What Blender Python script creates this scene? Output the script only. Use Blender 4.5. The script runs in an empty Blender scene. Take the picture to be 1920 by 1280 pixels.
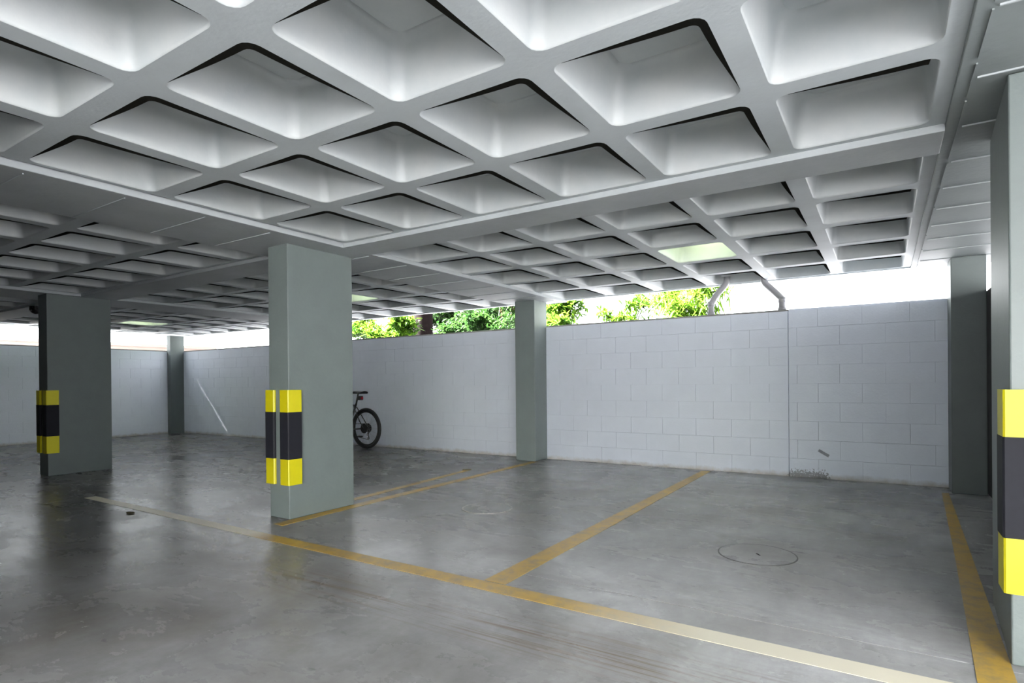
import bpy, bmesh, math, random
from mathutils import Vector, Matrix

C = bpy.context.scene.collection
SC = bpy.context.scene
K = 1.12                      # survey units -> metres
H = 0.95                      # eye height in survey units

# ------------------------------------------------------------------ camera
cam_d = bpy.data.cameras.new('camera')
cam_d.sensor_width = 36.0
cam_d.lens = 1086.9 / 1920 * 36
cam_d.shift_y = 80.93 / 1920
cam_d.clip_end = 300
cam = bpy.data.objects.new('camera', cam_d)
C.objects.link(cam)
r_ = Vector((0.8420139, 0.53938168, -0.00894429))
u_ = Vector((0.00585914, 0.0074352, 0.99995519))
f_ = Vector((-0.53942402, 0.84202857, -0.00310023))
M4 = Matrix((r_, u_, -f_)).transposed().to_4x4()
M4.translation = Vector((0, 0, H * K))
cam.matrix_world = M4
SC.camera = cam

# ------------------------------------------------------------------ world: even bright overcast
w = bpy.data.worlds.new('overcast_sky')
SC.world = w
w.use_nodes = True
bg = w.node_tree.nodes['Background']
bg.inputs['Color'].default_value = (0.95, 0.98, 1.0, 1)
bg.inputs['Strength'].default_value = 5.8

sun_d = bpy.data.lights.new('sun', 'SUN')
sun_d.energy = 285.0
sun_d.angle = math.radians(9)
sun_d.color = (1.0, .985, .97)
sun = bpy.data.objects.new('sun', sun_d)
C.objects.link(sun)
sun.rotation_euler = (Vector((0.75, 0.45, -0.84))).to_track_quat('-Z', 'Y').to_euler()

SC.view_settings.view_transform = 'Standard'
SC.view_settings.look = 'None'
SC.view_settings.gamma = 1.0
SC.view_settings.use_curve_mapping = False
SC.view_settings.exposure = 0.44
SC.cycles.max_bounces = 10
SC.cycles.diffuse_bounces = 7
SC.cycles.sample_clamp_indirect = 8.0
SC.cycles.caustics_reflective = False
SC.cycles.caustics_refractive = False

# ------------------------------------------------------------------ materials
def mat(name, color, rough=0.6, var=0.0, scale=6.0, bump=0.0, bscale=60.0, metal=0.0, tint=None, stretch=(1, 1, 1)):
    m = bpy.data.materials.new(name)
    m.use_nodes = True
    nt = m.node_tree
    b = nt.nodes['Principled BSDF']
    b.inputs['Roughness'].default_value = rough
    b.inputs['Metallic'].default_value = metal
    b.inputs['Base Color'].default_value = (*color, 1)
    geo = nt.nodes.new('ShaderNodeNewGeometry')
    mp = nt.nodes.new('ShaderNodeMapping')
    mp.inputs['Scale'].default_value = stretch
    nt.links.new(geo.outputs['Position'], mp.inputs['Vector'])
    if var > 0:
        n = nt.nodes.new('ShaderNodeTexNoise')
        n.inputs['Scale'].default_value = scale
        n.inputs['Detail'].default_value = 6
        n.inputs['Roughness'].default_value = 0.65
        nt.links.new(mp.outputs['Vector'], n.inputs['Vector'])
        r = nt.nodes.new('ShaderNodeValToRGB')
        t = tint or color
        r.color_ramp.elements[0].position = 0.3
        r.color_ramp.elements[1].position = 0.7
        r.color_ramp.elements[0].color = (*[c * (1 - var) for c in color], 1)
        r.color_ramp.elements[1].color = (*[min(1, c * (1 + var)) for c in t], 1)
        nt.links.new(n.outputs['Fac'], r.inputs['Fac'])
        nt.links.new(r.outputs['Color'], b.inputs['Base Color'])
    if bump > 0:
        n2 = nt.nodes.new('ShaderNodeTexNoise')
        n2.inputs['Scale'].default_value = bscale
        n2.inputs['Detail'].default_value = 4
        nt.links.new(geo.outputs['Position'], n2.inputs['Vector'])
        bp = nt.nodes.new('ShaderNodeBump')
        bp.inputs['Strength'].default_value = bump
        bp.inputs['Distance'].default_value = 0.004
        nt.links.new(n2.outputs['Fac'], bp.inputs['Height'])
        nt.links.new(bp.outputs['Normal'], b.inputs['Normal'])
    return m

M_ceil = mat('ceiling_paint', (0.49, 0.53, 0.545), 0.55, 0.07, 3.0, 0.35, 45)
M_beam = mat('beam_paint', (0.385, 0.412, 0.423), 0.6, 0.10, 2.2, 0.5, 30)
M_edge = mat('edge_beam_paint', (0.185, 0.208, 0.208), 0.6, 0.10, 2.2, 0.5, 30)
M_coffer = mat('coffer_paint', (0.44, 0.478, 0.488), 0.5, 0.06, 4.0, 0.25, 40, tint=(0.46, 0.48, 0.476))
M_col = mat('column_paint', (0.108, 0.130, 0.127), 0.5, 0.06, 5.0, 0.3, 50)
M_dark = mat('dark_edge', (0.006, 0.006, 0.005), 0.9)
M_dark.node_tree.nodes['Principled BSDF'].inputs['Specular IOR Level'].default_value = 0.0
M_conc = mat('raw_concrete', (0.26, 0.25, 0.23), 0.8, 0.2, 4.0, 0.5, 40)
M_dconc = mat('dark_concrete', (0.09, 0.09, 0.088), 0.8, 0.2, 4.0, 0.5, 40)
M_cope = mat('coping_cement', (0.20, 0.20, 0.19), 0.8, 0.15, 6.0)
M_yel = mat('safety_yellow', (0.58, 0.52, 0.004), 0.45, 0.03, 20)
M_blk = mat('black_foam', (0.0085, 0.009, 0.013), 0.7, 0.15, 30)
M_blk.node_tree.nodes['Principled BSDF'].inputs['Specular IOR Level'].default_value = 0.2
M_rubber = mat('tyre_rubber', (0.008, 0.008, 0.009), 0.6)
M_frame = mat('bicycle_black_paint', (0.012, 0.012, 0.014), 0.35)
M_steel = mat('brushed_steel', (0.45, 0.45, 0.46), 0.35, metal=1.0)
M_pipe = mat('grey_pvc', (0.30, 0.295, 0.31), 0.45)
M_darkwall = mat('shade_dark_wall', (0.028, 0.032, 0.032), 0.9)  # shade on the right wall put into its near-black colour
M_peach = mat('peach_render', (0.14, 0.108, 0.090), 0.9, 0.05, 2)
M_render = mat('white_render', (0.72, 0.72, 0.70), 0.9, 0.05, 2)
M_ground = mat('outside_paving', (0.10, 0.10, 0.105), 0.9, 0.1, 1.5)
M_cam = mat('camera_housing', (0.01, 0.01, 0.012), 0.25)
M_bark = mat('bark', (0.005, 0.0035, 0.0035), 0.9, 0.3, 14, 0.8, 30)
M_bark2 = mat('pale_bark', (0.20, 0.13, 0.08), 0.9, 0.3, 14, 0.8, 30)
M_litter = mat('dry_leaf', (0.06, 0.05, 0.02), 0.8)

def leaf_mat(name, a, b):
    m = bpy.data.materials.new(name)
    m.use_nodes = True
    nt = m.node_tree
    bs = nt.nodes['Principled BSDF']
    bs.inputs['Roughness'].default_value = 0.5
    bs.inputs['Specular IOR Level'].default_value = 0.15
    geo = nt.nodes.new('ShaderNodeNewGeometry')
    n = nt.nodes.new('ShaderNodeTexNoise')
    n.inputs['Scale'].default_value = 5
    nt.links.new(geo.outputs['Position'], n.inputs['Vector'])
    r = nt.nodes.new('ShaderNodeValToRGB')
    r.color_ramp.elements[0].position = .35
    r.color_ramp.elements[1].position = .65
    r.color_ramp.elements[0].color = (*a, 1)
    r.color_ramp.elements[1].color = (*b, 1)
    nt.links.new(n.outputs['Fac'], r.inputs['Fac'])
    nt.links.new(r.outputs['Color'], bs.inputs['Base Color'])
    tr = nt.nodes.new('ShaderNodeBsdfTranslucent')
    nt.links.new(r.outputs['Color'], tr.inputs['Color'])
    mx = nt.nodes.new('ShaderNodeMixShader')
    mx.inputs['Fac'].default_value = .45
    nt.links.new(bs.outputs['BSDF'], mx.inputs[1])
    nt.links.new(tr.outputs['BSDF'], mx.inputs[2])
    nt.links.new(mx.outputs['Shader'], nt.nodes['Material Output'].inputs['Surface'])
    return m
M_leafA = leaf_mat('bright_leaf', (0.025, 0.075, 0.006), (0.085, 0.16, 0.012))
M_leafB = leaf_mat('deep_leaf', (0.008, 0.026, 0.005), (0.025, 0.06, 0.012))
M_leafC = leaf_mat('lime_leaf', (0.055, 0.13, 0.008), (0.12, 0.20, 0.02))

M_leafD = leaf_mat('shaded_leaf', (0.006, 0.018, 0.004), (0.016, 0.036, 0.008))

for m_ in (M_bark, M_bark2): m_.node_tree.nodes['Principled BSDF'].inputs['Specular IOR Level'].default_value = 0.02

def white_wall():
    """white paint over block, dirty along the floor, two scuffs low down near the right end"""
    m = mat('white_wall_paint', (0.78, 0.825, 0.915), 0.55, 0.03, 2.5, 0.35, 55)
    nt = m.node_tree
    b = nt.nodes['Principled BSDF']
    src = b.inputs['Base Color'].links[0].from_socket
    geo = [n for n in nt.nodes if n.type == 'NEW_GEOMETRY'][0]
    sep = nt.nodes.new('ShaderNodeSeparateXYZ')
    nt.links.new(geo.outputs['Position'], sep.inputs[0])
    def math_(op, a, b_=None, c=None):
        n = nt.nodes.new('ShaderNodeMath'); n.operation = op
        for i, v in enumerate((a, b_, c)):
            if v is None: continue
            if isinstance(v, (int, float)): n.inputs[i].default_value = v
            else: nt.links.new(v, n.inputs[i])
        return n.outputs[0]
    def noise(sc, det=5, stretch=None):
        n = nt.nodes.new('ShaderNodeTexNoise'); n.inputs['Scale'].default_value = sc; n.inputs['Detail'].default_value = det
        n.inputs['Roughness'].default_value = .7
        nt.links.new(geo.outputs['Position'], n.inputs['Vector'])
        return n.outputs['Fac']
    def band(v, lo, hi):           # 1 at lo, 0 at hi
        n = nt.nodes.new('ShaderNodeMapRange'); n.clamp = True
        nt.links.new(v, n.inputs[0])
        n.inputs[1].default_value = lo; n.inputs[2].default_value = hi
        n.inputs[3].default_value = 1; n.inputs[4].default_value = 0
        return n.outputs[0]
    z = sep.outputs['Z']; x = sep.outputs['X']
    # brownish grime along the foot of every wall
    zz = math_('ADD', z, math_('MULTIPLY', math_('SUBTRACT', noise(9), .5), -.10))
    grime = math_('MULTIPLY', band(zz, 0.0, 0.055), .65)
    # black mould patch at the foot, near the joint
    px = math_('ABSOLUTE', math_('SUBTRACT', x, -0.62 * K))
    patch = math_('MULTIPLY', band(px, 0.16, 0.30), band(z, 0.03, 0.19))
    mould = math_('GREATER_THAN', math_('ADD', math_('MULTIPLY', patch, .42), noise(46, 8)), .82)
    mould = math_('MULTIPLY', mould, math_('MULTIPLY', patch, 1.6))
    mould = math_('MINIMUM', mould, .75)
    # slanting dark scuff above it
    sx = math_('SUBTRACT', x, -0.487 * K); sz = math_('SUBTRACT', z, 0.247 * K)
    a1 = math_('ABSOLUTE', math_('ADD', math_('MULTIPLY', sx, .85), math_('MULTIPLY', sz, -.52)))
    a2 = math_('ABSOLUTE', math_('ADD', math_('MULTIPLY', sx, .52), math_('MULTIPLY', sz, .85)))
    scuff = math_('MULTIPLY', band(a1, .052, .062), band(math_('ADD', a2, math_('MULTIPLY', noise(40), .012)), .018, .024))
    scuff = math_('MULTIPLY', scuff, .8)
    def mix(fac, col, prev):
        n = nt.nodes.new('ShaderNodeMix'); n.data_type = 'RGBA'
        nt.links.new(fac, n.inputs[0]); nt.links.new(prev, n.inputs[6]); n.inputs[7].default_value = (*col, 1)
        return n.outputs[2]
    o = mix(grime, (.30, .24, .15), src)
    o = mix(mould, (.05, .05, .05), o)
    o = mix(scuff, (.10, .11, .13), o)
    nt.links.new(o, b.inputs['Base Color'])
    return m
M_wall = white_wall()

def floor_mat():
    m = bpy.data.materials.new('polished_concrete')
    m.use_nodes = True
    nt = m.node_tree
    b = nt.nodes['Principled BSDF']
    geo = nt.nodes.new('ShaderNodeNewGeometry')
    def mapping(scale, rot=0):
        mp = nt.nodes.new('ShaderNodeMapping'); mp.inputs['Scale'].default_value = scale
        mp.inputs['Rotation'].default_value = (0, 0, rot)
        nt.links.new(geo.outputs['Position'], mp.inputs['Vector'])
        return mp.outputs['Vector']
    def noise(vec, sc, det=6, rough=.6, dist=0.0):
        n = nt.nodes.new('ShaderNodeTexNoise'); n.inputs['Scale'].default_value = sc
        n.inputs['Detail'].default_value = det; n.inputs['Roughness'].default_value = rough
        n.inputs['Distortion'].default_value = dist
        nt.links.new(vec, n.inputs['Vector'])
        return n.outputs['Fac']
    def ramp(f, p0, c0, p1, c1):
        r = nt.nodes.new('ShaderNodeValToRGB'); e = r.color_ramp.elements
        e[0].position = p0; e[1].position = p1
        e[0].color = (*c0, 1); e[1].color = (*c1, 1)
        nt.links.new(f, r.inputs['Fac'])
        return r.outputs['Color']
    def mix(fac, a, b_, mode='MIX'):
        n = nt.nodes.new('ShaderNodeMix'); n.data_type = 'RGBA'; n.blend_type = mode
        for i, v in ((0, fac), (6, a), (7, b_)):
            if isinstance(v, (int, float)): n.inputs[i].default_value = v
            elif isinstance(v, tuple): n.inputs[i].default_value = (*v, 1)
            else: nt.links.new(v, n.inputs[i])
        return n.outputs[2]
    big = noise(mapping((1, 1, 1)), .9, 5, .6, .6)
    base = ramp(big, .30, (.25, .246, .243), .72, (.47, .472, .484))
    streak = noise(mapping((.8, 1.5, 1), .5), 1.7, 8, .66, .3)
    base = mix(.55, base, ramp(streak, .34, (.62, .60, .58), .66, (1.12, 1.12, 1.13)), 'MULTIPLY')
    swirl = noise(mapping((2.2, .7, 1), -.35), 3.4, 6, .7, .4)
    base = mix(.35, base, ramp(swirl, .36, (.66, .66, .66), .64, (1.15, 1.15, 1.15)), 'MULTIPLY')
    fine = noise(mapping((1, 1, 1)), 26, 6, .7)
    base = mix(.5, base, ramp(fine, .3, (.80, .80, .80), .7, (1.12, 1.12, 1.12)), 'MULTIPLY')
    # brown tyre scratches running along the front of the bays
    sep = nt.nodes.new('ShaderNodeSeparateXYZ'); nt.links.new(geo.outputs['Position'], sep.inputs[0])
    def mr(v, a, b_, lo, hi):
        n = nt.nodes.new('ShaderNodeMapRange'); nt.links.new(v, n.inputs[0])
        n.inputs[1].default_value = a; n.inputs[2].default_value = b_; n.inputs[3].default_value = lo; n.inputs[4].default_value = hi
        return n.outputs[0]
    def mth(op, a, b_):
        n = nt.nodes.new('ShaderNodeMath'); n.operation = op
        for i, v in enumerate((a, b_)):
            if isinstance(v, (int, float)): n.inputs[i].default_value = v
            else: nt.links.new(v, n.inputs[i])
        return n.outputs[0]
    yb = mth('SUBTRACT', sep.outputs['Y'], mth('MULTIPLY', mth('ADD', sep.outputs['X'], 1.5 * K), .02))
    d = mth('ABSOLUTE', mth('SUBTRACT', yb, 1.86 * K), 0)
    zone = mr(d, .02, .24, 1, 0)
    zx = mth('MULTIPLY', mr(sep.outputs['X'], -2.9 * K, -2.5 * K, 0, 1), mr(sep.outputs['X'], -.7 * K, .2 * K, 1, .0))
    scr = noise(mapping((.5, 26, 1), .03), 1.6, 6, .75)
    scr = mth('MULTIPLY', mth('MULTIPLY', mr(scr, .50, .60, 0, 1), zone), zx)
    base = mix(mth('MULTIPLY', scr, .8), base, (.12, .062, .026))
    # warm dust toward the front
    warm = noise(mapping((1, 1, 1)), 1.6, 4, .6, .3)
    wf = mth('MULTIPLY', mr(warm, .45, .7, 0, .5), mr(sep.outputs['Y'], .8 * K, 2.2 * K, 1, .15))
    base = mix(wf, base, (.225, .195, .16))
    # light falloff painted in: aisle floor darkens towards the left
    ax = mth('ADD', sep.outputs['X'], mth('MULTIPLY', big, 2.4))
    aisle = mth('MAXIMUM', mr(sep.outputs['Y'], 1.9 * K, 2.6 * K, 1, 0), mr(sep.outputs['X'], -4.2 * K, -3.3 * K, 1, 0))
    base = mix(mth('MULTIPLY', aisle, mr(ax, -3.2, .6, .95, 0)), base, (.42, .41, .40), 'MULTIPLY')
    # dark tyre spots
    spot = noise(mapping((1, 1.6, 1), .5), 6.5, 3, .5)
    base = mix(mr(spot, .70, .76, 0, .55), base, (.07, .07, .075))
    # pale worn scuffs
    sc2 = noise(mapping((1.4, .8, 1), -.4), 3.1, 8, .75, .5)
    base = mix(mr(sc2, .60, .74, 0, .4), base, (.38, .38, .39))
    # dirt along the walls
    nt.links.new(base, b.inputs['Base Color'])
    nt.links.new(mr(streak, .3, .7, .34, .20), b.inputs['Roughness'])
    b.inputs['Specular IOR Level'].default_value = .16
    bp = nt.nodes.new('ShaderNodeBump'); bp.inputs['Strength'].default_value = .35; bp.inputs['Distance'].default_value = .006
    hh = noise(mapping((.8, 1.8, 1), .25), 4.5, 6, .6, .4)
    nt.links.new(hh, bp.inputs['Height']); nt.links.new(bp.outputs['Normal'], b.inputs['Normal'])
    return m
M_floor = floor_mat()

def line_mat(name, fades):
    """yellow road paint with grit showing through; fades = list of (x0, x1) over which the paint turns cream"""
    m = bpy.data.materials.new(name)
    m.use_nodes = True
    nt = m.node_tree
    b = nt.nodes['Principled BSDF']
    geo = nt.nodes.new('ShaderNodeNewGeometry')
    n = nt.nodes.new('ShaderNodeTexNoise'); n.inputs['Scale'].default_value = 9; n.inputs['Detail'].default_value = 8; n.inputs['Roughness'].default_value = .75
    nt.links.new(geo.outputs['Position'], n.inputs['Vector'])
    r = nt.nodes.new('ShaderNodeValToRGB'); e = r.color_ramp.elements
    e[0].position = .34; e[0].color = (.27, .20, .085, 1)
    e[1].position = .56; e[1].color = (.47, .29, .035, 1)
    nt.links.new(n.outputs['Fac'], r.inputs['Fac'])
    cur = r.outputs['Color']
    sep = nt.nodes.new('ShaderNodeSeparateXYZ'); nt.links.new(geo.outputs['Position'], sep.inputs[0])
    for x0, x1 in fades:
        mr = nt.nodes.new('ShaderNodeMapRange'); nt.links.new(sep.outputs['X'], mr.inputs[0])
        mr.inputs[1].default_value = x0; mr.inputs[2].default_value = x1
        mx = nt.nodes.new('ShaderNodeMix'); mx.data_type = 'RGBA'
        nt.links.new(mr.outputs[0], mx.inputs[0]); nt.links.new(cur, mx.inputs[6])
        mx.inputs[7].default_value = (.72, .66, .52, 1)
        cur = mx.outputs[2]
    nt.links.new(cur, b.inputs['Base Color'])
    b.inputs['Roughness'].default_value = .4
    return m
M_line = line_mat('yellow_line_paint', [])
M_lineF = line_mat('cream_end_line_paint', [(-1.15 * K, -.55 * K), (-3.22 * K, -3.42 * K)])  # right end turns cream; left cream is a reflection painted in

def skylight_mat():
    m = bpy.data.materials.new('milky_skylight_glass')
    m.use_nodes = True
    nt = m.node_tree
    nt.nodes.remove(nt.nodes['Principled BSDF'])
    t = nt.nodes.new('ShaderNodeBsdfTranslucent'); t.inputs['Color'].default_value = (.46, .50, .40, 1)
    nt.links.new(t.outputs[0], nt.nodes['Material Output'].inputs['Surface'])
    return m
M_sky = skylight_mat()

# ------------------------------------------------------------------ helpers
def link(o, parent=None):
    C.objects.link(o)
    if parent is not None:
        o.parent = parent
    return o

def mesh_obj(name, me, m, parent=None, smooth=False):
    if m is not None and not me.materials:
        me.materials.append(m)
    o = bpy.data.objects.new(name, me)
    if smooth:
        for p in me.polygons: p.use_smooth = True
    return link(o, parent)

def bm_obj(name, bm, m, parent=None, smooth=False):
    me = bpy.data.meshes.new(name)
    bmesh.ops.recalc_face_normals(bm, faces=bm.faces[:])
    bm.to_mesh(me); bm.free()
    return mesh_obj(name, me, m, parent, smooth)

def box(bm, x0, y0, z0, x1, y1, z1, bev=0.0, seg=2):
    r = bmesh.ops.create_cube(bm, size=1)
    vs = r['verts']
    for v in vs:
        v.co = Vector(((x0 + x1) / 2 + v.co.x * (x1 - x0), (y0 + y1) / 2 + v.co.y * (y1 - y0), (z0 + z1) / 2 + v.co.z * (z1 - z0)))
    if bev > 0:
        es = list({e for v in vs for e in v.link_edges})
        bmesh.ops.bevel(bm, geom=es, offset=bev, segments=seg, affect='EDGES', profile=.5)
    return bm

def box_obj(name, x0, y0, z0, x1, y1, z1, m, parent=None, bev=0.0):
    bm = bmesh.new(); box(bm, x0, y0, z0, x1, y1, z1, bev)
    return bm_obj(name, bm, m, parent)

def tube(bm, pts, r, n=10, cap=True):
    pts = [Vector(p) for p in pts]
    rr = r if isinstance(r, (list, tuple)) else [r] * len(pts)
    rings = []
    prev = None
    for i, p in enumerate(pts):
        t = (pts[min(i + 1, len(pts) - 1)] - pts[max(i - 1, 0)]).normalized()
        a = prev if prev is not None else (Vector((0, 0, 1)) if abs(t.z) < .9 else Vector((1, 0, 0)))
        s = (a - t * a.dot(t)).normalized(); prev = s
        q = t.cross(s)
        rings.append([bm.verts.new(p + (s * math.cos(2 * math.pi * k / n) + q * math.sin(2 * math.pi * k / n)) * rr[i]) for k in range(n)])
    for a, b in zip(rings, rings[1:]):
        for k in range(n):
            bm.faces.new((a[k], a[(k + 1) % n], b[(k + 1) % n], b[k]))
    if cap:
        bm.faces.new(rings[0][::-1]); bm.faces.new(rings[-1])
    return bm

def torus(bm, c, R, r, n=40, m=10, axis='Y'):
    rings = []
    for i in range(n):
        a = 2 * math.pi * i / n
        ring = []
        for j in range(m):
            b = 2 * math.pi * j / m
            d = R + r * math.cos(b)
            x, z, y = d * math.cos(a), d * math.sin(a), r * math.sin(b)
            co = Vector((x, y, z)) if axis == 'Y' else Vector((x, z, y))
            ring.append(bm.verts.new(Vector(c) + co))
        rings.append(ring)
    for i in range(n):
        for j in range(m):
            bm.faces.new((rings[i][j], rings[(i + 1) % n][j], rings[(i + 1) % n][(j + 1) % m], rings[i][(j + 1) % m]))
    return bm

def disc(bm, c, r, h, n=32, axis='Z'):
    lo = []; hi = []
    for i in range(n):
        a = 2 * math.pi * i / n
        if axis == 'Z':
            p = Vector((r * math.cos(a), r * math.sin(a), 0)); q = p + Vector((0, 0, h))
        else:
            p = Vector((r * math.cos(a), -h / 2, r * math.sin(a))); q = p + Vector((0, h, 0))
        lo.append(bm.verts.new(Vector(c) + p)); hi.append(bm.verts.new(Vector(c) + q))
    bm.faces.new(lo[::-1]); bm.faces.new(hi)
    for i in range(n):
        bm.faces.new((lo[i], lo[(i + 1) % n], hi[(i + 1) % n], hi[i]))
    return bm

def empty(name, loc, label, cat, group=None):
    o = bpy.data.objects.new(name, None); C.objects.link(o)
    o.location = loc; o['label'] = label; o['category'] = cat
    if group: o['group'] = group
    o.empty_display_size = .1
    return o

def tag(o, label, cat, group=None):
    o['label'] = label; o['category'] = cat
    if group: o['group'] = group
    return o

def struct(o):
    o['kind'] = 'structure'
    return o

# ------------------------------------------------------------------ levels (metres)
Z_RIB = (H + 1.0262) * K          # underside of the waffle ribs
LIP = 0.03 * K
Z_BEAM = Z_RIB - LIP              # underside of the beams
PAN_D = 0.228
Z_ROOF = Z_RIB + PAN_D + .03
WALL_H = 1.655 * K
YB = 6.335 * K                    # inner face of the back wall
XL = -12.1 * K                    # inner face of the left wall
Y_EDGE = 6.46 * K                 # back edge of the slab
X_EDGE = 1.7 * K                  # right edge of the slab
Y_FRONT = -4.6 * K

# ------------------------------------------------------------------ ground and floor
g = struct(box_obj('ground', -60, -50, -.30, 50, 60, -.14, M_ground))
fl = struct(box_obj('floor', XL - .3, Y_FRONT - .2, -.14, X_EDGE + .3, YB + .25, -.03, M_dark))
GAP = .0042
YJ = 2.447 * K
XJ = -1.56 * K
x0, x1, y0, y1 = XL - .3, X_EDGE + .3, -3.3 * K, YB + .25
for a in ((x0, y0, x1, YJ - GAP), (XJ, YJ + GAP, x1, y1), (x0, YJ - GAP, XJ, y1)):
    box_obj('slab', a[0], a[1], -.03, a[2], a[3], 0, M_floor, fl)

# ------------------------------------------------------------------ ceiling: waffle slab
ceil = struct(box_obj('ceiling', XL - .354, Y_FRONT, Z_ROOF, X_EDGE, Y_EDGE, Z_ROOF + .14, M_conc))
# the roof slab is opened over the three skylights further down
NARC = 5
def rrect(x0, y0, x1, y1, r):
    pts = []
    for cx, cy, a0 in ((x1 - r, y1 - r, 0), (x0 + r, y1 - r, 90), (x0 + r, y0 + r, 180), (x1 - r, y0 + r, 270)):
        for k in range(NARC):
            a = math.radians(a0 + 90 * k / (NARC - 1))
            pts.append((cx + r * math.cos(a), cy + r * math.sin(a)))
    return pts
def cellrect(x0, y0, x1, y1, ox0, oy0, ox1, oy1):
    """outer cell ring with as many points as rrect, corner points on the cell corners"""
    pts = []
    for sx, sy in ((x1, y1), (x0, y1), (x0, y0), (x1, y0)):
        for k in range(NARC):
            pts.append((sx, sy))
    return pts

pan_cache = {}
def pan_mesh(w_, d_, top):
    key = (round(w_, 3), round(d_, 3), top)
    if key in pan_cache: return pan_cache[key]
    bm = bmesh.new()
    dr = .032
    rings = []
    spec = [(-.004, 0.0, .05), (.000, .003, .048), (.003, .012, .046), (dr * .92, PAN_D - .03, .05), (dr + .014, PAN_D - .006, .05), (dr + .035, PAN_D, .05)]
    for off, z, r in spec:
        rings.append([bm.verts.new((x, y, z)) for x, y in rrect(-w_ / 2 + off, -d_ / 2 + off, w_ / 2 - off, d_ / 2 - off, r)])
    n = len(rings[0])
    for a, b in zip(rings, rings[1:]):
        for k in range(n):
            bm.faces.new((a[k], b[k], b[(k + 1) % n], a[(k + 1) % n]))
    if top:
        bm.faces.new(rings[-1])
    me = bpy.data.meshes.new('coffer')
    bm.to_mesh(me); bm.free()
    for p in me.polygons: p.use_smooth = len(p.vertices) == 4
    me.materials.append(M_coffer)
    pan_cache[key] = me
    return me

lip_cache = {}
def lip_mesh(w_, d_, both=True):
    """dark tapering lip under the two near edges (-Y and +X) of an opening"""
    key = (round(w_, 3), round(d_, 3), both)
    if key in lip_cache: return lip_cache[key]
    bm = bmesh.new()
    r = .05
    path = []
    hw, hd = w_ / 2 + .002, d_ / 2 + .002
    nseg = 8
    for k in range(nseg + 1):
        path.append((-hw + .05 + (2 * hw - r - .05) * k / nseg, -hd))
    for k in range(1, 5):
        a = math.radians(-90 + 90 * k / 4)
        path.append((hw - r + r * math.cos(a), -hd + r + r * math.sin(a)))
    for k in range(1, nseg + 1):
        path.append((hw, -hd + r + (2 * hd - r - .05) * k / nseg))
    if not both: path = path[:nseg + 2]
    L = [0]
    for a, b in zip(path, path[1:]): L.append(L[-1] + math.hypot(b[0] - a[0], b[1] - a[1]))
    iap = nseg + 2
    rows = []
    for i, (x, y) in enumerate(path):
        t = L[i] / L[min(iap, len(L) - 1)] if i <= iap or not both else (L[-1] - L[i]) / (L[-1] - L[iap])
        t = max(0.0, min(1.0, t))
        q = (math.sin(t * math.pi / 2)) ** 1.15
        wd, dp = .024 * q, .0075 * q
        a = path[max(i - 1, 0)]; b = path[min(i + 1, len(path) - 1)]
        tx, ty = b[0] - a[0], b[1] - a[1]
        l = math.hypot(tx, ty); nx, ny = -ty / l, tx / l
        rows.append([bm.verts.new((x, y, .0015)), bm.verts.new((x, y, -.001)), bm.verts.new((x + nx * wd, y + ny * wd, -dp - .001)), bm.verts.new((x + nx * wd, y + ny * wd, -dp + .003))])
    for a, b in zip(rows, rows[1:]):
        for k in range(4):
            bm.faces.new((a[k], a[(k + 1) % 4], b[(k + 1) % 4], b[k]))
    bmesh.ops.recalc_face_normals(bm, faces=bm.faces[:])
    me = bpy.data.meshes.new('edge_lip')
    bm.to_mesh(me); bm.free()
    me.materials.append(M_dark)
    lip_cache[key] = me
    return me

soff = bmesh.new()
SKY_HOLES = []
def cell(x0, y0, x1, y1, ix0, iy0, ix1, iy1, sky=False, both=True):
    """one bay of the lattice: cell rectangle (rib centre lines) and pan opening, metres"""
    inn = [soff.verts.new((x, y, Z_RIB)) for x, y in rrect(ix0 - .002, iy0 - .002, ix1 + .002, iy1 + .002, .05)]
    co = [soff.verts.new(p) for p in ((x1, y1, Z_RIB), (x0, y1, Z_RIB), (x0, y0, Z_RIB), (x1, y0, Z_RIB))]
    n = len(inn)
    for c in range(4):
        for k in range(NARC - 1):
            soff.faces.new((co[c], inn[c * NARC + k + 1], inn[c * NARC + k]))
        soff.faces.new((co[c], co[(c + 1) % 4], inn[((c + 1) * NARC) % n], inn[c * NARC + NARC - 1]))
    w_, d_ = ix1 - ix0, iy1 - iy0
    o = link(bpy.data.objects.new('coffer', pan_mesh(w_, d_, not sky)), ceil)
    o.location = ((ix0 + ix1) / 2, (iy0 + iy1) / 2, Z_RIB)
    if sky:
        o['label'] = 'coffer opened to a bright milky skylight'
        SKY_HOLES.append((ix0, iy0, ix1, iy1))
        box_obj('skylight_pane', -w_ / 2 + .05, -d_ / 2 + .05, PAN_D + .02, w_ / 2 - .05, d_ / 2 - .05, PAN_D + .03, M_sky, o)
    else:
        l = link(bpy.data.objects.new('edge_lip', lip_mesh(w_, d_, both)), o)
    return o

RIB = .094 * K / 2
def grid(xs, ys, first_x=None, last_x=None, first_y=None, last_y=None, sky=()):
    """xs, ys: rib centre lines in survey units; first/last: rim width at the outer borders (survey units)"""
    for i in range(len(xs) - 1):
        for j in range(len(ys) - 1):
            x0, x1, y0, y1 = xs[i] * K, xs[i + 1] * K, ys[j] * K, ys[j + 1] * K
            a = x0 + (first_x * K if i == 0 and first_x is not None else RIB)
            b = x1 - (last_x * K if i == len(xs) - 2 and last_x is not None else RIB)
            c = y0 + (first_y * K if j == 0 and first_y is not None else RIB)
            d = y1 - (last_y * K if j == len(ys) - 2 and last_y is not None else RIB)
            cell(x0, y0, x1, y1, a, c, b, d, (i, j) in sky, not (xs[-1] > 0 and i == len(xs) - 2))

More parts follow.
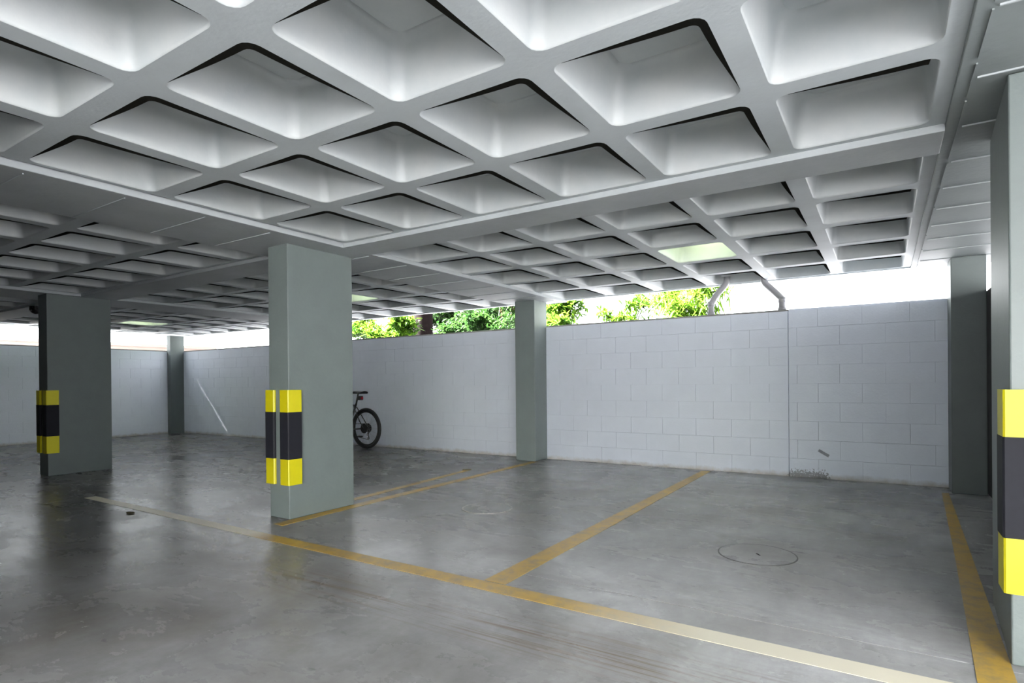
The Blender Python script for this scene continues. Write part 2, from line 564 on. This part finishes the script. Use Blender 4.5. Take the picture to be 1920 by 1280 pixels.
mx, my = .583, .635
XA = [-3.288 + mx * k for k in range(6)] + [.215]
YA = [2.915 - .665 - .63 * k for k in range(5, -1, -1)] + [2.915]
YA = [-.90, -.27, .36, .985, 1.617, 2.248, 2.905]
YP2 = [3.19, 3.755, 4.40, 5.08, 5.745, 6.44]
XP3 = [-7.46, -6.86, -6.27, -5.66, -5.05, -4.465, -4.02]
YP3 = [-.90, -.27, .36, .985, 1.60, 2.235, 2.83]
XP5 = [-12.3, -11.72, -11.12, -10.52, -9.90, -9.32, -8.75, -8.15]
grid(XA, YA, .03, .055, None, .035)
grid([-3.345] + XA[1:], YP2, .03, .055, .012, .05, sky=((4 - 1, 2),))
grid(XP3, YP3, .03, .012, None, .035)
grid(XP3, YP2, .03, .012, .012, .05, sky=((3, 2),))
grid(XP5, YP2, .05, .012, .012, .05, sky=((3, 2),))
grid(XP5, YP3[2:], .05, .012, None, .035)
so = bm_obj('rib_soffit', soff, M_ceil, ceil)

# beams standing a little below the ribs
def beam(x0, y0, x1, y1, z0=Z_BEAM, m=None):
    return box_obj('beam', x0, y0, z0, x1, y1, Z_ROOF, m or M_beam, ceil, .004)
BX0, BX1 = -4.02 * K, -3.315 * K
beam(BX0, -.9 * K, BX1, Y_EDGE)                                   # along Y over the middle columns
beam(BX1, 2.905 * K, .215 * K, 3.19 * K)                          # along X, right bay
beam(-7.46 * K, 2.83 * K, BX0, 3.19 * K)                          # along X, left bay
beam(-8.15 * K, -.9 * K, -7.46 * K, Y_EDGE)                       # along Y over the left column
beam(XL - .354, 2.83 * K, -8.15 * K, 3.19 * K)
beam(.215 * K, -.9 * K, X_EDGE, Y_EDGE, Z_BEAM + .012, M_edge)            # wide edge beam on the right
beam(XL - .354, 6.40 * K, -8.15 * K, Y_EDGE, Z_RIB - .012, M_ceil)
beam(-7.46 * K, 6.40 * K, BX0, Y_EDGE, Z_RIB - .012, M_ceil)
beam(BX1, 6.415 * K, .215 * K, Y_EDGE, Z_RIB - .012, M_ceil)
beam(XL - .354, -.9 * K, -12.26 * K, Y_EDGE, Z_RIB - .012, M_ceil)           # edge over the left wall
box_obj('plain_soffit', XL - .354, Y_FRONT, Z_RIB - .005, X_EDGE, -.9 * K, Z_ROOF, M_ceil, ceil)
box_obj('plain_soffit', XL - .354, -.9 * K, Z_RIB - .005, -8.15 * K, .36 * K, Z_ROOF, M_ceil, ceil)
# board seams left by the formwork: thin raised fins across the beam undersides
rs = random.Random(3)
yy = -.2
while yy < 6.3:
    box_obj('seam', .27 * K, yy * K, Z_BEAM + .006, .93 * K, yy * K + .007, Z_BEAM + .0125, M_beam, ceil)
    yy += .445
yy = .62
while yy < 6.3:
    if not 2.5 < yy < 3.2:
        box_obj('seam', BX0 + .02, yy * K, Z_BEAM - .005, BX1 - .06, yy * K + .006, Z_BEAM + .002, M_beam, ceil)
    yy += .43
yy = -.6
while yy < 6.4:
    ln = .25 + rs.random() * .5
    box_obj('seam', .255 * K, yy * K, Z_BEAM + .006, .255 * K + .006, min(yy + ln, 6.4) * K, Z_BEAM + .0125, M_edge, ceil)
    yy += ln + .04
# cut the roof over the skylights
bm = bmesh.new()
xs = sorted({XL - .354, X_EDGE} | {v for h in SKY_HOLES for v in (h[0] + .06, h[2] - .06)})
ys = sorted({Y_FRONT, Y_EDGE} | {v for h in SKY_HOLES for v in (h[1] + .06, h[3] - .06)})
for a, b in zip(xs, xs[1:]):
    for c, d in zip(ys, ys[1:]):
        mxx, myy = (a + b) / 2, (c + d) / 2
        if any(h[0] + .05 < mxx < h[2] - .05 and h[1] + .05 < myy < h[3] - .05 for h in SKY_HOLES): continue
        box(bm, a, c, Z_ROOF, b, d, Z_ROOF + .14)
old = ceil.data
nm = bpy.data.meshes.new('ceiling'); bm.to_mesh(nm); bm.free(); nm.materials.append(M_conc)
ceil.data = nm

# ------------------------------------------------------------------ walls of painted block
CR = .2055                      # course height
BL = .41                       # block length
JT = .0018
blk_cache = {}
def block_mesh(l, h):
    key = (round(l, 3), round(h, 3))
    if key not in blk_cache:
        bm = bmesh.new(); box(bm, 0, -.02, 0, l, 0, h, .0007, 1)
        bmesh.ops.recalc_face_normals(bm, faces=bm.faces[:])
        me = bpy.data.meshes.new('block'); bm.to_mesh(me); bm.free(); me.materials.append(M_wall)
        blk_cache[key] = me
    return blk_cache[key]
rb = random.Random(11)
def block_wall(name, p0, p1, face, thick, phase=0.0, cap=.02, capm=None, recess=.0014, proud=0.0):
    """p0->p1 along the wall foot on its inner face; face = inward normal; real blocks on a core"""
    p0 = Vector(p0); p1 = Vector(p1); face = Vector(face)
    d = (p1 - p0); L = d.length; d.normalize()
    rot = math.atan2(d.y, d.x)
    root_m = bmesh.new()
    # core: local x along wall, local -y toward the room
    inward_neg = (Matrix.Rotation(rot, 3, 'Z') @ Vector((0, -1, 0))).dot(face) > 0
    assert inward_neg
    box(root_m, 0, recess, 0, L, thick, WALL_H - cap + .002)
    o = struct(bm_obj(name, root_m, M_wall))
    o.location = p0 + face * proud; o.rotation_euler = (0, 0, rot)
    cp = box_obj('coping', 0, -.003, WALL_H - cap, L, thick, WALL_H, capm or M_cope, o, .002)
    z = 0; row = 0
    while z < WALL_H - cap - .03:
        h = min(CR, WALL_H - cap - z)
        x = -((phase + (row % 2) * .5) % 1.0) * BL
        while x < L - .005:
            a, b = max(x, 0), min(x + BL, L)
            if b - a > .02:
                ob = link(bpy.data.objects.new('block', block_mesh(b - a - JT, h - JT)), o)
                ob.location = (a + JT / 2, rb.uniform(-.0007, .0007) + .0012, z + JT / 2)
            x += BL
        z += CR; row += 1
    return o
XJW = -.79 * K
block_wall('wall_back', (XJW + .004, YB, 0), (.70 * K, YB, 0), (0, -1, 0), .14, .3, proud=.012, capm=M_wall)
block_wall('wall_back', (-3.67 * K, YB, 0), (XJW - .004, YB, 0), (0, -1, 0), .14, .62)
block_wall('wall_back', (-12.1 * K, YB, 0), (-3.674 * K, YB, 0), (0, -1, 0), .14, .15)
struct(box_obj('trim_1', XJW - .03, YB + .02, 0, XJW + .03, YB + .12, WALL_H - .03, M_wall))
block_wall('wall_left', (XL, 2.6 * K, 0), (XL, 6.33 * K, 0), (1, 0, 0), .14, .4)
struct(box_obj('wall_left', XL - .14, Y_FRONT, 0, XL, 2.6 * K - .002, Z_RIB - .01, M_conc))
struct(box_obj('wall_right', .722 * K, 2.3 * K, 0, .722 * K + .14, YB + .14, WALL_H + .02, M_darkwall))
struct(box_obj('wall_front', XL - .3, Y_FRONT - .15, 0, -2.2 * K, Y_FRONT, Z_ROOF, M_dconc))  # unseen; sized and darkened to hold front light off the left side

struct(box_obj('wall_light_block', -2.44 * K, Y_FRONT, 0, -2.30 * K, .10 * K, Z_RIB - .006, M_dconc))  # unseen partition added to keep the left side in shade

# ------------------------------------------------------------------ columns
def column(x0, y0, x1, y1, label, skew=0.0):
    bm = bmesh.new(); box(bm, x0, y0, 0, x1, y1, Z_BEAM + .01, .006, 2)
    for v in bm.verts: v.co.x += skew * (v.co.y - y0)
    return tag(bm_obj('column', bm, M_col), label, 'column')
C1 = (-3.752 * K, 2.59 * K, -3.53 * K, 3.18 * K)
CL = (-7.722 * K, 2.53 * K, -7.50 * K, 3.14 * K)
CRF = (.352 * K, 2.505 * K, .575 * K, 3.17 * K)
column(*C1, 'broad grey-green concrete column in the middle with a corner guard on each near corner')
column(*CL, 'dark grey concrete column standing alone on the left, in shade')
column(*CRF, 'nearest grey-green concrete column, cut off by the right edge of the photo', .052)
column(-3.812 * K, 6.03 * K, -3.535 * K, YB - .004, 'grey-green concrete column built into the white back wall, under the leafy gap')
column(.475 * K, 6.02 * K, .708 * K, YB - .0155, 'grey concrete column at the right end of the white wall')
column(-12.10 * K + .002, 6.06 * K, -11.96 * K, YB - .004, 'dark column in the far left corner where two white walls meet')

# ------------------------------------------------------------------ corner guards
def guard(x, y, sx, leg_y, leg_x, label, z0=.27, z1=1.023):
    """L-shaped guard on a column's near corner (x, y); sx = +1 when the side leg lies on the +X face"""
    T = .021
    zs = [(z0, .463 if False else z0 + .205, M_yel, 'yellow_band', T), (z0 + .205, z1 - .175, M_blk, 'black_band', T + .002), (z1 - .175, z1, M_yel, 'yellow_band', T)]
    root = empty('corner_guard', (x, y, z0), label, 'corner guard')
    for a, b, m, nme, t in zs:
        bm = bmesh.new()
        o = t
        pts = [(0, 0), (-sx * leg_x, 0), (-sx * leg_x, -o * .55), (-sx * (leg_x - .008), -o), (sx * (o - .006), -o), (sx * o, -(o - .006)), (sx * o, leg_y - .008), (sx * o * .55, leg_y), (0, leg_y)]
        lo = [bm.verts.new((px, py, a - z0)) for px, py in pts]
        hi = [bm.verts.new((px, py, b - z0)) for px, py in pts]
        bm.faces.new(lo); bm.faces.new(hi)
        n = len(pts)
        for k in range(n):
            bm.faces.new((lo[k], lo[(k + 1) % n], hi[(k + 1) % n], hi[k]))
        bm_obj(nme, bm, m, root)
    return root
e = .0015
guard(C1[2] + e, C1[1] - e, 1, .112, .090, 'yellow and black guard on the middle column, on its right near corner')
guard(C1[0] - e, C1[1] - e, -1, .112, .090, 'yellow and black guard on the middle column, on its left near corner')
guard(CL[2] + e, CL[1] - e, 1, .112, .090, 'yellow and black guard on the shaded left column, on its right near corner')
guard(CL[0] - e, CL[1] - e, -1, .112, .090, 'yellow and black guard on the shaded left column, on its left near corner')
guard(CRF[0] - e, CRF[1] - e, -1, .112, .115, 'large bright yellow and black guard on the nearest column at the right edge')

# ------------------------------------------------------------------ painted bay lines
def line(pts, label, m):
    bm = bmesh.new()
    lo = [bm.verts.new((x * K, y * K, .0004)) for x, y in pts]
    hi = [bm.verts.new((x * K, y * K, .0022)) for x, y in pts]
    bm.faces.new(lo[::-1]); bm.faces.new(hi)
    n = len(pts)
    for k in range(n):
        bm.faces.new((lo[k], lo[(k + 1) % n], hi[(k + 1) % n], hi[k]))
    return tag(bm_obj('bay_line', bm, m), label, 'floor marking')
line([(-5.75, 2.19), (.24, 2.155), (.24, 2.26), (-5.75, 2.275)], 'long yellow line turning cream at its ends, across the front of the bays', M_lineF)
line([(-1.625, 2.275), (-1.505, 2.275), (-1.535, 6.24), (-1.625, 6.24)], 'yellow line from the front line back to the white wall, between two bays', M_line)
line([(.235, 2.15), (.34, 2.15), (.395, 4.0), (.452, 6.0), (.405, 6.0), (.322, 4.0)], 'brownish yellow line along the right edge beside the nearest column', M_line)
line([(-3.515, 2.45), (-3.42, 2.45), (-3.50, 6.02), (-3.575, 6.02)], 'thin yellow line from the middle column to the column in the back wall', M_line)
line([(-3.72, 3.30), (-3.645, 3.30), (-3.80, 5.05), (-3.86, 5.05)], 'short yellow line beside the thin one, ending at a dry leaf', M_line)

# ------------------------------------------------------------------ manhole covers
M_cov = M_floor
def manhole(x, y, r, rim_m, label, slot=True, rw=.008):
    root = empty('manhole_cover', (x * K, y * K, 0), label, 'manhole cover')
    bm = bmesh.new(); disc(bm, (0, 0, .0003), r - rw + .002, .0022, 48); bm_obj('lid', bm, M_cov, root)
    bm = bmesh.new()
    n = 56
    rg = []
    for rr, z in ((r - rw + .002, .0003), (r - rw + .002, .0026), (r + .002, .0026), (r + .002, .0003)):
        rg.append([bm.verts.new((rr * math.cos(2 * math.pi * k / n), rr * math.sin(2 * math.pi * k / n), z)) for k in range(n)])
    for a in range(4):
        for k in range(n):
            bm.faces.new((rg[a][k], rg[a][(k + 1) % n], rg[(a + 1) % 4][(k + 1) % n], rg[(a + 1) % 4][k]))
    bm_obj('rim', bm, rim_m, root)
    if slot:
        bm = bmesh.new(); box(bm, -.035, -.006, .0025, .012, .004, .0034); o = bm_obj('lifting_slot', bm, M_dark, root); o.rotation_euler = (0, 0, 2.2)
    return root
M_rim = mat('dark_joint', (.06, .06, .06), .7)
M_rim2 = mat('pale_dusty_joint', (.46, .45, .43), .8, .75, 14)
manhole(-.588, 3.39, .225, M_rim, 'round concrete manhole cover with a dark rim in the right bay')
manhole(-2.54, 3.60, .215, M_rim2, 'round manhole cover with a pale dusty rim, near the middle column', False, .016)

def litter(x, y, s, rot, label):
    bm = bmesh.new()
    top = []
    for k in range(10):
        a = 2 * math.pi * k / 10
        rr = s * (1 + .25 * math.sin(3 * a + x))
        top.append(bm.verts.new((rr * math.cos(a), .45 * rr * math.sin(a), .006 + .010 * abs(math.sin(a * 1.5)))))
    bot = [bm.verts.new((v.co.x * .8, v.co.y * .8, .0024)) for v in top]
    bm.faces.new(top); bm.faces.new(bot[::-1])
    for k in range(10):
        bm.faces.new((bot[k], bot[(k + 1) % 10], top[(k + 1) % 10], top[k]))
    o = bm_obj('dry_leaf', bm, M_litter); o.location = (x * K, y * K, 0); o.rotation_euler = (0, 0, rot)
    return tag(o, label, 'leaf')
litter(-3.84, 5.06, .055, .6, 'dark dry leaf at the far end of the short yellow line')
litter(-4.74, 2.10, .04, .3, 'small dark dry leaf on the floor in front of the cream-ended line, left')

# ------------------------------------------------------------------ drain pipes on the wall
def pipe(pts, label):
    root = empty('drain_pipe', pts[0], label, 'pipe')
    P = [Vector(p) - Vector(pts[0]) for p in pts]
    bm = bmesh.new(); tube(bm, P, .036, 14); bm_obj('tube', bm, M_pipe, root, True)
    d = (P[1] - P[0]).normalized()
    bm = bmesh.new(); tube(bm, [P[1] - d * .005, P[1] + d * .05], .041, 14); bm_obj('socket', bm, M_pipe, root, True)
    bm = bmesh.new(); tube(bm, [P[0], P[0] + d * .03], .044, 14); bm_obj('collar', bm, M_pipe, root, True)
    q = P[-1]
    bm = bmesh.new(); box(bm, q.x - .05, q.y - .044, q.z - .075, q.x + .05, q.y - .038, q.z - .055); bm_obj('strap', bm, M_steel, root)
    return root
def pp(x, z): return (x * K, 6.37 * K, (z + H) * K)
pipe([(-1.545 * K, 6.37 * K, WALL_H), pp(-1.545, .80), pp(-1.533, .84), pp(-1.50, .90), pp(-1.41, 1.00), pp(-1.385, 1.035), pp(-1.38, 1.075), pp(-1.38, 1.16)], 'grey drain pipe leaning right, left of the two above the white wall')
pipe([(-.852 * K, 6.37 * K, WALL_H), pp(-.852, .79), pp(-.86, .83), pp(-.90, .875), pp(-1.00, .98), pp(-1.022, 1.02), pp(-1.025, 1.06), pp(-1.025, 1.16)], 'grey drain pipe leaning left, right of the two above the white wall')

# ------------------------------------------------------------------ dome camera by the left column
root = empty('security_camera', (-8.80 * K, 2.86 * K, Z_BEAM), 'small black dome camera under the beam beside the shaded left column', 'camera')
bm = bmesh.new(); disc(bm, (0, 0, -.035), .07, .035, 24); bm_obj('mount', bm, M_cam, root)
bm = bmesh.new()
bmesh.ops.create_uvsphere(bm, u_segments=20, v_segments=12, radius=.072)
bmesh.ops.delete(bm, geom=[v for v in bm.verts if v.co.z > .002], context='VERTS')
for v in bm.verts: v.co.z -= .035
bm_obj('dome', bm, M_cam, root, True)
bm = bmesh.new(); disc(bm, (.028, -.058, -.062), .014, .012, 14, 'Y'); disc(bm, (-.02, -.058, -.062), .014, .012, 14, 'Y'); bm_obj('lens', bm, M_steel, root)  # bright steel discs stand in for two glints on the dome

# ------------------------------------------------------------------ bicycle leaning by the back wall
WR = .336
def wheel(name, x, root, drive):
    wl = bpy.data.objects.new(name, None); link(wl, root); wl.location = (x, 0, WR); wl.empty_display_size = .1
    bm = bmesh.new(); torus(bm, (0, 0, 0), WR - .026, .026, 48, 12); bm_obj('tyre', bm, M_rubber, wl, True)
    bm = bmesh.new(); torus(bm, (0, 0, 0), WR - .062, .012, 48, 8); bm_obj('rim', bm, M_frame, wl, True)
    bm = bmesh.new(); disc(bm, (0, 0, 0), .022, .09, 16, 'Y'); bm_obj('hub', bm, M_frame, wl)
    for k in range(20):
        a = 2 * math.pi * k / 20
        s = .035 if k % 2 else -.035
        a2 = a + (.5 if k % 4 < 2 else -.5)
        bm = bmesh.new(); tube(bm, [(.02 * math.cos(a2), s, .02 * math.sin(a2)), ((WR - .066) * math.cos(a), 0, (WR - .066) * math.sin(a))], .0013, 5)
        bm_obj('spoke', bm, M_steel, wl)
    bm = bmesh.new(); disc(bm, (0, -.05, 0), .08, .003, 28, 'Y'); bm_obj('brake_disc', bm, M_frame, wl)
    if drive:
        bm = bmesh.new()
        for i, r in enumerate((.075, .062, .05, .038)):
            disc(bm, (0, .045 + .008 * i, 0), r, .004, 24, 'Y')
        bm_obj('cassette', bm, M_frame, wl)
    return wl
bike = empty('bicycle', (-6.42 * K, 6.03 * K, 0), 'black bicycle standing by the back wall, rear wheel showing past the middle column', 'bicycle')
wheel('rear_wheel', 0, bike, True)
wheel('front_wheel', -1.07, bike, False)
bb = (-.43, 0, .30); st = (-.22 - .01, 0, .74); hd_t = (-.80, 0, .79); hd_b = (-.835, 0, .66); ax = (0, 0, WR); fx = (-1.07, 0, WR)
bm = bmesh.new()
tube(bm, [bb, st], .017); tube(bm, [(-.25, 0, .70), hd_t], .018); tube(bm, [bb, hd_b], .022); tube(bm, [hd_b, hd_t], .022)
for s in (-.06, .06):
    tube(bm, [(bb[0], s * .5, bb[2]), (0, s, WR)], .010); tube(bm, [(-.255, s * .5, .68), (-.10, s * .9, .46), (0, s, WR)], .008)
bm_obj('frame', bm, M_frame, bike, True)
bm = bmesh.new()
for s in (-.06, .06): tube(bm, [(-.84, s, .64), (-.93, s, .52), (-1.07, s, WR)], [.018, .017, .012])
tube(bm, [(-.84, -.06, .64), (-.84, .06, .64)], .02)
bm_obj('fork', bm, M_frame, bike, True)
bm = bmesh.new(); tube(bm, [st, (-.185, 0, .90)], .014); bm_obj('seat_post', bm, M_frame, bike, True)
bm = bmesh.new()
prof = [(.03, .075), (0, .075), (-.05, .066), (-.11, .038), (-.17, .022), (-.24, .016)]
tp = []; bt = []
for x, wd in prof:
    tp.append([bm.verts.new((x - .06, y, .945 - .018 * (abs(y) / wd) ** 2 + (.006 if x > 0 else 0))) for y in (-wd, -wd * .5, 0, wd * .5, wd)])
    bt.append([bm.verts.new((x - .06, y * .85, .905)) for y in (-wd, -wd * .5, 0, wd * .5, wd)])
for rows, fl_ in ((tp, 0), (bt, 1)):
    for a, b in zip(rows, rows[1:]):
        for k in range(4):
            q = (a[k], a[k + 1], b[k + 1], b[k]); bm.faces.new(q[::-1] if fl_ else q)
for i in range(len(prof) - 1):
    bm.faces.new((tp[i][0], bt[i][0], bt[i + 1][0], tp[i + 1][0])); bm.faces.new((tp[i][4], tp[i + 1][4], bt[i + 1][4], bt[i][4]))
bm.faces.new([tp[0][k] for k in range(5)] + [bt[0][k] for k in range(4, -1, -1)]); bm.faces.new([tp[-1][k] for k in range(5)] + [bt[-1][k] for k in range(4, -1, -1)])
bm_obj('saddle', bm, M_frame, bike)
bm = bmesh.new(); box(bm, -.17, -.035, .80, -.10, .035, .87, .008); o = bm_obj('saddle_bag', bm, M_frame, bike)
bm = bmesh.new(); box(bm, -.099, -.022, .815, -.085, .022, .85, .004); bm_obj('rear_reflector', bm, mat('red_reflector', (.35, .01, .03), .25), bike)
bm = bmesh.new(); tube(bm, [(-.77, -.33, .93), (-.80, -.1, .91), (-.80, .1, .91), (-.77, .33, .93)], .014); tube(bm, [hd_t, (-.80, 0, .91)], .02); bm_obj('handlebar', bm, M_frame, bike, True)
ck = bpy.data.objects.new('crankset', None); link(ck, bike); ck.location = bb
bm = bmesh.new(); disc(bm, (0, .05, 0), .09, .005, 30, 'Y'); bm_obj('chainring', bm, M_frame, ck)
bm = bmesh.new(); tube(bm, [(0, .07, 0), (.12, .07, -.12)], .011); box(bm, .08, .08, -.135, .17, .17, -.11, .004); bm_obj('crank', bm, M_frame, ck)
bm = bmesh.new(); tube(bm, [(0, -.07, 0), (-.12, -.07, .12)], .011); box(bm, -.17, -.17, .11, -.08, -.08, .135, .004); bm_obj('crank', bm, M_frame, ck)
bm = bmesh.new(); tube(bm, [(-.02, .075, .29), (-.045, .078, .225), (-.03, .078, .165)], .013)
disc(bm, (-.045, .07, .225), .026, .006, 14, 'Y'); disc(bm, (-.03, .07, .165), .026, .006, 14, 'Y'); bm_obj('derailleur', bm, M_frame, bike)
bm = bmesh.new(); tube(bm, [(.0, .06, WR + .075), (-.43, .05, .39)], .005, 6); tube(bm, [(-.03, .07, .14), (-.43, .05, .21)], .005, 6); bm_obj('chain', bm, M_frame, bike)

# ------------------------------------------------------------------ outside: peach boundary wall, trees
nb = struct(box_obj('wall_bounce', 3.6 * K, -17, -.14, 3.6 * K + .3, -5.0, 6.0, M_render))  # unseen wall added outside to bounce sunlight into the garage
pw = empty('boundary_wall', (-19 * K, 3 * K, 0), 'pale peach boundary wall outside, seen through the gap above the left wall', 'wall')
box_obj('wall_body', -.15, -14, -.14, .15, 9, 2.40, M_peach, pw)
box_obj('coping', -.2, -14, 2.40, .2, 9, 2.50, M_peach, pw)

def leaf_mesh_data(rnd, c, L, wd, vs, fs, droop=.3, up=.2):
    d = Vector((rnd.uniform(-1, 1), rnd.uniform(-1, 1), rnd.uniform(-.7, 1) * .8 + up)).normalized()
    side = d.cross(Vector((rnd.uniform(-.4, .4), rnd.uniform(-.4, .4), 1))).normalized()
    nrm = side.cross(d).normalized()
    b = len(vs)
    t1 = c + d * L * .45; t2 = c + d * L - Vector((0, 0, 1)) * L * droop * rnd.random()
    vs += [c, t1 + side * wd / 2 + nrm * wd * .12, t1 - side * wd / 2 + nrm * wd * .12, t1 - nrm * wd * .05, t2]
    fs += [(b, b + 3, b + 1), (b, b + 2, b + 3), (b + 1, b + 3, b + 4), (b + 3, b + 2, b + 4)]

def tree(name, label, x, y, trunk_r, trunk_h, blobs, n, L, wd, lm, bark, seed, droop=.4, up=.2, branches=10, nind=110, cat='tree'):
    """blobs: list of (dx, dy, z, r) metres; leaves clustered along twigs inside them"""
    rnd = random.Random(seed)
    root = empty(name, (x, y, -.14), label, cat)
    bm = bmesh.new()
    tube(bm, [(0, 0, 0), (rnd.uniform(-.04, .04), 0, trunk_h * .5), (0, rnd.uniform(-.04, .04), trunk_h)], [trunk_r * 1.15, trunk_r, trunk_r * .8], 12)
    bm_obj('trunk', bm, bark, root, True)
    tw = []
    bm = bmesh.new()
    for (dx, dy, z, r) in blobs:
        for k in range(branches):
            v = Vector((rnd.gauss(0, 1), rnd.gauss(0, 1), rnd.gauss(0, .8)))
            v = v.normalized() * r * (.45 + .6 * rnd.random())
            a = Vector((dx, dy, z)) + v * .15; b = Vector((dx, dy, z)) + v
            base = Vector((0, 0, trunk_h * .9)) if k % 4 == 0 else a
            tube(bm, [base, a, b] if k % 4 == 0 else [a, (a + b) / 2 + Vector((0, 0, .03)), b], [trunk_r * .25 + .004, .008, .004], 5)
            tw.append((a, b))
    bm_obj('branches', bm, bark, root)
    vs = []; fs = []
    for k in range(n):
        a, b = tw[rnd.randrange(len(tw))]
        c = a.lerp(b, rnd.random() ** .7) + Vector((rnd.gauss(0, .05), rnd.gauss(0, .05), rnd.gauss(0, .05)))
        leaf_mesh_data(rnd, c, L * rnd.uniform(.7, 1.2), wd * rnd.uniform(.8, 1.2), vs, fs, droop, up)
    me = bpy.data.meshes.new('foliage'); me.from_pydata([tuple(v) for v in vs], [], fs); me.update()
    o = mesh_obj('foliage', me, lm, root); o['kind'] = 'stuff'
    # the nearest leaves, one by one
    var = []
    for q in range(6):
        v2 = []; f2 = []
        leaf_mesh_data(rnd, Vector((0, 0, 0)), L, wd, v2, f2, droop, up)
        m2 = bpy.data.meshes.new('leaf'); m2.from_pydata([tuple(v) for v in v2], [], f2); m2.update(); m2.materials.append(lm)
        var.append(m2)
    cand = []
    for k in range(nind * 6):
        a, b = tw[rnd.randrange(len(tw))]
        c = a.lerp(b, rnd.random() ** .5)
        cand.append(c)
    cand.sort(key=lambda c: c.y)
    for c in [c for c in cand if 1.95 < c.z < 3.1][:nind]:
        lf = link(bpy.data.objects.new('leaf', var[rnd.randrange(6)]), root)
        lf.location = c; lf.rotation_euler = (0, 0, rnd.uniform(0, 6.28))
    return root

Yt = 8.3 * K
tree('leafy_tree', 'bright green leafy tree beyond the back wall, left of the dark trunk', -8.55 * K, Yt + .1, .05, 1.9,
     [(-.1, 0, 2.3, .6), (.5, .1, 2.25, .5), (-.7, 0, 2.4, .5), (.8, -.1, 2.55, .38), (.9, 0, 2.15, .3)], 4200, .18, .065, M_leafA, M_bark, 5)
tree('thick_trunked_tree', 'tree with a thick dark trunk beyond the back wall', -9.30 * K, 10.6 * K, .27, 5.2,
     [(.1, 0, 6.0, 1.0), (.35, -.35, 5.4, .5)], 900, .14, .05, M_leafB, M_bark, 8, nind=40)
tree('shady_tree', 'shady dark green tree beyond the back wall, right of the dark trunk', -6.35 * K, Yt + .2, .06, 2.0,
     [(-.45, 0, 2.2, .5), (.1, 0, 2.5, .5), (.45, .1, 2.25, .45)], 2600, .14, .055, M_leafB, M_bark, 13, branches=14)
tree('pale_trunked_tree', 'dense green tree with a thin pale trunk, left of the back wall column', -6.98 * K, 10.5 * K, .055, 3.6,
     [(-.5, .1, 2.8, .7), (.35, 0, 2.9, .7), (.05, .1, 3.5, .7), (.85, 0, 2.7, .5)], 5200, .26, .034, M_leafB, M_bark2, 21, droop=.9, branches=16)
tree('tall_hedge', 'dark hedge filling the gaps behind the shady trees', -10.0 * K, 13.2 * K, .08, 2.9,
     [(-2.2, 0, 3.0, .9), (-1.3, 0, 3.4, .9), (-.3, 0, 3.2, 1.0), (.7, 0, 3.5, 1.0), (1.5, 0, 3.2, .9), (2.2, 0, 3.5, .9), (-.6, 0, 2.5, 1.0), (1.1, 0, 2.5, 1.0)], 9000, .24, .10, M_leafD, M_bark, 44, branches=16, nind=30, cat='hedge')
tree('broad_leaved_shrub', 'broad-leaved green shrub beyond the wall, just right of the column in the back wall', -4.36 * K, Yt, .04, 1.8,
     [(0, 0, 2.2, .40), (-.18, .1, 2.55, .34), (.12, .1, 2.6, .3)], 1100, .20, .06, M_leafA, M_bark, 34, branches=12, cat='shrub')
tree('light_green_shrub', 'light green shrub beyond the wall, between the broad-leaved shrub and the lime one', -3.95 * K, 9.9 * K, .04, 2.0,
     [(-.1, 0, 2.4, .46), (.35, .1, 2.75, .46), (.3, .1, 2.3, .35)], 900, .19, .05, M_leafA, M_bark, 55, branches=12, cat='shrub')
tree('narrow_leaved_shrub', 'lime green narrow-leaved shrub beyond the wall, beside the left drain pipe', -2.45 * K, Yt, .04, 1.9,
     [(0, 0, 2.35, .42), (.38, 0, 2.6, .42), (-.22, .1, 2.65, .38), (.42, .1, 2.2, .35)], 1800, .26, .03, M_leafC, M_bark, 89, droop=.8, branches=14, cat='shrub')
